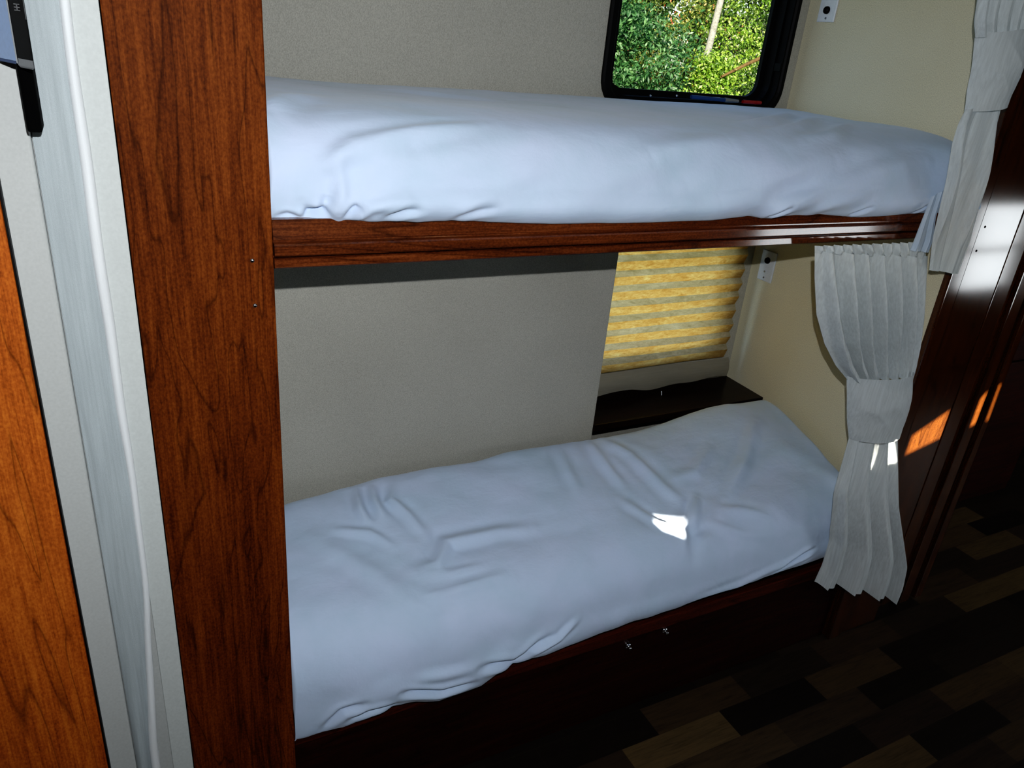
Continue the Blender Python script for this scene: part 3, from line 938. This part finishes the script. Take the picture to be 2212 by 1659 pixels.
def tie_band(name, lpx, rpx, yb, depth, mat, parent, folds=3):
    fl, fr = curve([at(x, y, 'y', yb) for x, y in lpx]), curve([at(x, y, 'y', yb) for x, y in rpx])
    nv, nu = 40, 60
    P = np.zeros((nv, nu, 3))
    for j in range(nv):
        t = j / (nv - 1)
        l, r = fl(t), fr(t)
        for i in range(nu):
            s = i / (nu - 1)
            p = l * (1 - s) + r * s
            p[1] -= depth * math.sin(math.pi * s) ** 0.55 * (1 - 0.12 * math.cos(t * math.pi * 2)) + 0.004 * vn1(s * 2 + t * 4, t * 3) * math.sin(math.pi * t)
            p[1] += 0.006 * abs(math.sin(t * 7 - s * 4.5 + 0.8 * math.sin(s * 6))) ** 0.6 * math.sin(math.pi * t) * math.sin(math.pi * min(1, s * 1.1))
            P[j, i] = p
    o = grid(name, P, mat, parent)
    return o
def vn1(a, b):
    return float(vnoise(np.array(a), np.array(b), np.array(0.37)))

bnd = tie_band('tie_band', ((1829, 812), (1829, 880), (1833, 947)), ((1972, 803), (1958, 880), (1940, 940)), -0.040, 0.050, M['curtain'], cl)
bm = bmesh.new()

# upper curtain
cu = thing('curtain', 'upper bunk grey curtain tied in a band, hem below the bunk rail', 'curtain', (1.85, -0.06, 1.42), 'bunk curtains on the right')
yu = -0.065
u_l = [at(x, y, 'y', yu) for x, y in ((2085, 236), (2068, 268), (2054, 310), (2040, 390), (2026, 450), (2014, 510), (2006, 583))]
u_r = [at(x, y, 'y', yu) for x, y in ((2166, 222), (2160, 250), (2153, 280), (2135, 370), (2120, 430), (2100, 515), (2070, 592))]
curtain_part('lower_drape', u_l, u_r, 1.6, lambda t: 0.006 + 0.020 * math.sin(min(1, t * 1.2) * math.pi), M['curtain'], cu, 160, 110, drift=1.0, seed=6.0, phase=2.0)
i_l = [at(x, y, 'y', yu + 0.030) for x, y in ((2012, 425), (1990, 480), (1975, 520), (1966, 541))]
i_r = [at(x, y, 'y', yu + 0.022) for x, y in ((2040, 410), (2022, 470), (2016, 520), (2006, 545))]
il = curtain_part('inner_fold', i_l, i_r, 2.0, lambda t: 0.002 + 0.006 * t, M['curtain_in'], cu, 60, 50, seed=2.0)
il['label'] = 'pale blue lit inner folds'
tie_band('tie_band', ((2107, 72), (2098, 150), (2083, 240)), ((2222, 52), (2196, 140), (2165, 226)), -0.052, 0.052, M['curtain'], cu)
t_l = [at(x, y, 'y', yu) for x, y in ((2122, -260), (2118, -100), (2113, 0), (2106, 45), (2109, 82))]
t_r = [at(x, y, 'y', yu) for x, y in ((2330, -230), (2280, -100), (2246, -20), (2228, 30), (2218, 66))]
curtain_part('upper_drape', t_l, t_r, 5.0, lambda t: 0.012, M['curtain'], cu, 120, 60, seed=8.0)

# ================================================================== RIGHT-HAND WOODWORK
rp = thing('end_panel', 'glossy dark wood end panel right of the curtains with a sun patch', 'wood panel', (2.08, 0, 0))
box('edge_moulding', L + 0.0005, 2.013, -0.010, 0.030, 0.0005, CEIL - 0.001, M['walnut_z'], rp, 0.005, 3)
box('face_board', 2.0135, 2.214, 0.0, 0.030, 0.0005, CEIL - 0.001, M['walnut_z'], rp, 0.002)
for z in (1.50, 1.555):
    pp = at(2128 if z > 1.52 else 2109, 490 if z > 1.52 else 542, 'y', 0.0)
    lathe('screw_cap', [(0, -0.0015), (0.0035, -0.001), (0.004, 0.001)], pp, (0, 1, 0), M['black'], rp, 10)
dr = struct(empty('door_1', (0, 0, 0)))
box('door_slab', 2.216, 2.395, 0.050, 0.080, 0.001, CEIL - 0.001, M['walnut_z'], dr, 0.002)
box('door_stile', 2.30, 2.392, 0.044, 0.0495, 0.02, CEIL - 0.02, M['walnut_z'], dr, 0.002)
struct(box('trim_3', 2.397, 2.458, 0.030, 0.085, 0.0, CEIL, M['walnut_z'], bev=0.004))
struct(box('trim_4', 2.4585, 2.494, 0.046, 0.085, 0.0, CEIL, M['walnut_z'], bev=0.001))
struct(box('trim_5', 2.4945, 2.535, 0.030, 0.085, 0.0, CEIL, M['walnut_z'], bev=0.004))
# dark hallway cabinet further right
cb = thing('hallway_cabinet', 'dark wood cabinet in the shadows at the right edge', 'cabinet', (3.2, 0.6, 0))
box('carcass', 2.62, 3.80, 0.46, D2 - 0.002, 0.0005, 1.25, M['walnut_x'], cb, 0.002)
for k, (xa, xb) in enumerate(((2.65, 3.20), (3.22, 3.77))):
    dd = box('door', xa, xb, 0.442, 0.459, 0.06, 0.78, M['walnut_x'], cb, 0.003)
    dw = box('drawer', xa, xb, 0.442, 0.459, 0.80, 1.20, M['walnut_x'], cb, 0.003)
    tube('handle', [((xa + xb) / 2 - .05, 0.442, 1.0), ((xa + xb) / 2 - .045, 0.42, 1.0), ((xa + xb) / 2 + .045, 0.42, 1.0), ((xa + xb) / 2 + .05, 0.442, 1.0)], 0.005, M['chrome'], dw)
    tube('handle', [(xa + .06, 0.442, 0.66), (xa + .06, 0.42, 0.665), (xa + .06, 0.42, 0.735), (xa + .06, 0.442, 0.74)], 0.005, M['chrome'], dd)

# ---- pens lying on the upper mattress by the window
pz = 1.803
a, b = at(1492, 214, 'y', 0.745), at(1592, 232, 'y', 0.735)
a[2] = pz + 0.012; b[2] = pz + 0.008
pen = thing('marker_pen', 'blue and grey pen lying by the upper window frame', 'pen', tuple((a + b) / 2))
tube('barrel', [a, a + (b - a) * 0.72], [0.006, 0.006], M['blue'], pen)
tube('cap', [a + (b - a) * 0.70, a + (b - a) * 0.74, b], [0.0072, 0.0072, 0.005], M['silver'], pen)
a, b = at(1602, 231, 'y', 0.735), at(1642, 229, 'y', 0.735)
a[2] = b[2] = pz + 0.008
pen = thing('marker_pen', 'short red pen lying near the window\'s lower right corner', 'pen', tuple((a + b) / 2))
tube('barrel', [a, a + (b - a) * 0.72], [0.006, 0.006], M['red'], pen)
tube('cap', [a + (b - a) * 0.70, b], [0.007, 0.0055], M['red'], pen)

# ================================================================== OUTDOORS
struct(box('ground', -6, 22, D2 + 1.0, 24, -0.75, -0.70, M['soil'], bev=0))
def leaves(name, centres, n, size, mat, parent, seed, long=1.7):
    r = np.random.default_rng(seed)
    c = np.array([q[:3] for q in centres]); rad = np.array([q[3:] for q in centres])
    nc = max(12, n // 90)                                   # leaves grow in sprays
    k = r.integers(0, len(c), nc)
    v = r.normal(size=(nc, 3)); v /= np.linalg.norm(v, axis=1, keepdims=True)
    v *= (0.25 + 0.75 * r.random((nc, 1)) ** 0.6)
    cl_ = c[k] + v * rad[k]
    q = r.integers(0, nc, n)
    pos = cl_[q] + r.normal(size=(n, 3)) * np.array([0.085, 0.06, 0.065]) * (size / 0.022) ** 0.6
    d = r.normal(size=(n, 3)); d[:, 2] -= 0.5; d /= np.linalg.norm(d, axis=1, keepdims=True)
    nrm = np.array([-0.3, -0.7, 0.5]) + r.normal(size=(n, 3)) * 0.8
    s = np.cross(nrm, d); s /= np.linalg.norm(s, axis=1, keepdims=True)
    up = np.cross(d, s)
    sz = size * (0.6 + 0.8 * r.random((n, 1)))
    p0 = pos; p2 = pos + d * sz * long
    m = pos + d * sz * long * 0.45 + up * sz * 0.12
    p1 = m + s * sz * 0.42; p3 = m - s * sz * 0.42
    V = np.stack([p0, p1, p2, p3], 1).reshape(-1, 3)
    Fc = np.arange(n * 4).reshape(n, 4)
    me = bpy.data.meshes.new(name)
    me.from_pydata(V.tolist(), [], Fc.tolist()); me.update()
    return link(name, me, mat, parent)

def tree(label, base, trunk, tr, blobs, n, size, leaf, bark, seed, name='tree', long=1.7):
    t = thing(name, label, 'tree' if name == 'tree' else 'shrub', base, 'greenery behind the trailer')
    leaves('foliage', blobs, n, size, leaf, t, seed, long)
    tube('trunk', trunk, tr, bark, t, 12)
    return t
GZ = -0.70
def ray_y(px, py, y):
    return at(px, py, 'y', y)
# pale trunked tree in the middle of the window
b0 = ray_y(1562, -20, 5.35); b1 = ray_y(1522, 140, 5.35); b2 = ray_y(1500, 230, 5.35)
tree('tall tree with pale trunk seen through the middle of the window', (b2[0] - .3, 5.35, GZ),
     [(b2[0] - 0.3, 5.35, GZ), tuple(b2), tuple(b1), tuple(b0), (b0[0] + .5, 5.6, 4.2)], [0.055, 0.042, 0.036, 0.032, 0.02],
     [(b0[0] + .3, 6.9, 3.7, 1.6, 0.6, 1.0), (b1[0] - .9, 7.2, 2.5, 0.9, 0.7, 1.1), (b1[0] + 1.0, 7.2, 2.3, 1.0, 0.7, 1.2)], 16000, 0.023, M['leaf_autumn'], M['bark_pale'], 1)
c0 = ray_y(1420, 150, 5.6)
tree('deep green leafy shrub at the lower left of the window', (c0[0], 5.6, GZ), [(c0[0], 5.6, GZ), (c0[0] - .05, 5.65, 0.5), (c0[0], 5.7, 1.6)], [0.06, 0.05, 0.03],
     [(c0[0], 5.7, 1.7, 0.75, 0.55, 0.55), (c0[0] - .5, 5.8, 1.0, 0.8, 0.6, 0.8), (c0[0] - .5, 5.9, 2.2, 0.5, 0.5, 0.4)], 15000, 0.026, M['leaf_deep'], M['bark'], 2, 'shrub', 2.1)
d0 = ray_y(1620, 90, 5.4)
tree('bright yellow green tree filling the right side of the window', (d0[0] + .4, 5.6, GZ), [(d0[0] + .75, 5.75, GZ), (d0[0] + .85, 5.75, 1.0), (d0[0] + 1.1, 5.8, 3.0)], [0.06, 0.05, 0.03],
     [(d0[0] + .25, 5.6, 2.2, 0.7, 0.5, 0.8), (d0[0] + .5, 5.7, 1.3, 0.9, 0.5, 0.7), (d0[0] + .7, 5.8, 3.1, 0.9, 0.6, 0.9), (b2[0] + .02, 5.15, b2[2] + .02, 0.30, 0.10, 0.22), (b1[0] - .02, 5.15, b1[2] - .06, 0.14, 0.08, 0.12)], 20000, 0.022, M['leaf_bright'], M['bark'], 3)
e0 = ray_y(1400, 30, 6.6)
tree('mixed green tree with a few red leaves at the upper left of the window', (e0[0] - .6, 6.8, GZ), [(e0[0] - .6, 6.8, GZ), (e0[0] - .5, 6.8, 1.2), (e0[0] - .2, 6.8, 3.2)], [0.09, 0.08, 0.04],
     [(e0[0] - .1, 6.8, 2.9, 0.9, 0.6, 0.8), (e0[0] - .6, 6.9, 3.6, 1.2, 0.7, 0.9), (e0[0] + .3, 7.0, 2.3, 0.7, 0.6, 0.6)], 18000, 0.022, M['leaf_autumn'], M['bark'], 4)
tree('dense hedge like tree closing the view behind the others', (9.0, 10.0, GZ), [(9.0, 10.0, GZ), (9.0, 10.0, 2.0), (9.1, 10.0, 4.5)], [0.16, 0.14, 0.08],
     [(6.5, 10, 2.0, 2.0, 0.9, 2.8), (8.5, 9.6, 2.2, 2.0, 0.9, 2.9), (10.5, 9.4, 2.2, 2.0, 0.9, 2.9), (8.0, 10.4, 4.6, 3.0, 1.0, 1.8), (11.5, 9.0, 4.0, 2.0, 1.0, 2.0)], 90000, 0.05, M['leaf_dark'], M['bark'], 5)
# loose bough across the lower right
q0, q1, q2 = ray_y(1558, 166, 5.0), ray_y(1610, 140, 5.0), ray_y(1660, 118, 5.0)
bough = tube('bough', [tuple(q0), tuple(q1), tuple(q2), tuple(q2 + np.array([0.5, 0.3, 0.22])), tuple(q2 + np.array([1.0, 0.7, 0.2]))], [0.012, 0.017, 0.021, 0.026, 0.03], M['bark'])
tag(bough, 'bare brown bough slanting across the lower right of the window', 'branch')

# ================================================================== LIGHT
w = bpy.data.worlds.new('sky'); scene.world = w
w.use_nodes = True
nt = w.node_tree; nt.nodes.clear()
out = nt.nodes.new('ShaderNodeOutputWorld'); bg = nt.nodes.new('ShaderNodeBackground')
sk = nt.nodes.new('ShaderNodeTexSky')
sk.sky_type = 'NISHITA'; sk.sun_disc = False
sk.sun_elevation = math.radians(35); sk.sun_rotation = math.radians(212)
nt.links.new(sk.outputs[0], bg.inputs[0]); nt.links.new(bg.outputs[0], out.inputs[0])
bg.inputs[1].default_value = 1.9

def lamp(name, typ, loc, direction, energy, color=(1, 1, 1), **kw):
    d = bpy.data.lights.new(name, typ)
    d.energy = energy; d.color = color
    for k, v in kw.items(): setattr(d, k, v)
    o = bpy.data.objects.new(name, d)
    COL.objects.link(o)
    o.location = loc
    o.rotation_euler = Vector(direction).to_track_quat('-Z', 'Y').to_euler()
    return o
lamp('sun', 'SUN', (-3, -6, 6), SUN, 70.0, (1.0, 0.90, 0.74), angle=0.009)
flash_at = CAM + 0.03 * RV + 0.11 * UV + np.array([0, 0, 0.015])
lamp('flash', 'SPOT', flash_at, FV + 0.10 * UV, 88, (0.96, 0.985, 1.0), spot_size=math.radians(150), spot_blend=1.0, shadow_soft_size=0.007)

for o, loc in _hang:                      # put each thing's origin at its base
    o.location = loc
    for c in o.children:
        c.matrix_basis = Matrix.Translation(-loc) @ c.matrix_basis

scene.view_settings.view_transform = 'Standard'
scene.view_settings.look = 'None'
scene.view_settings.exposure = 0.0
scene.view_settings.use_curve_mapping = True
cm = scene.view_settings.curve_mapping
cv = cm.curves[3]
for p_ in ((0.012, 0.004), (0.05, 0.033), (0.2, 0.19), (0.5, 0.52)):
    cv.points.new(*p_)
cm.update()
scene.cycles.use_denoising = True
scene.cycles.max_bounces = 6
scene.cycles.use_adaptive_sampling = True
scene.cycles.adaptive_threshold = 0.03
scene.cycles.transparent_max_bounces = 12
scene.cycles.sample_clamp_indirect = 6
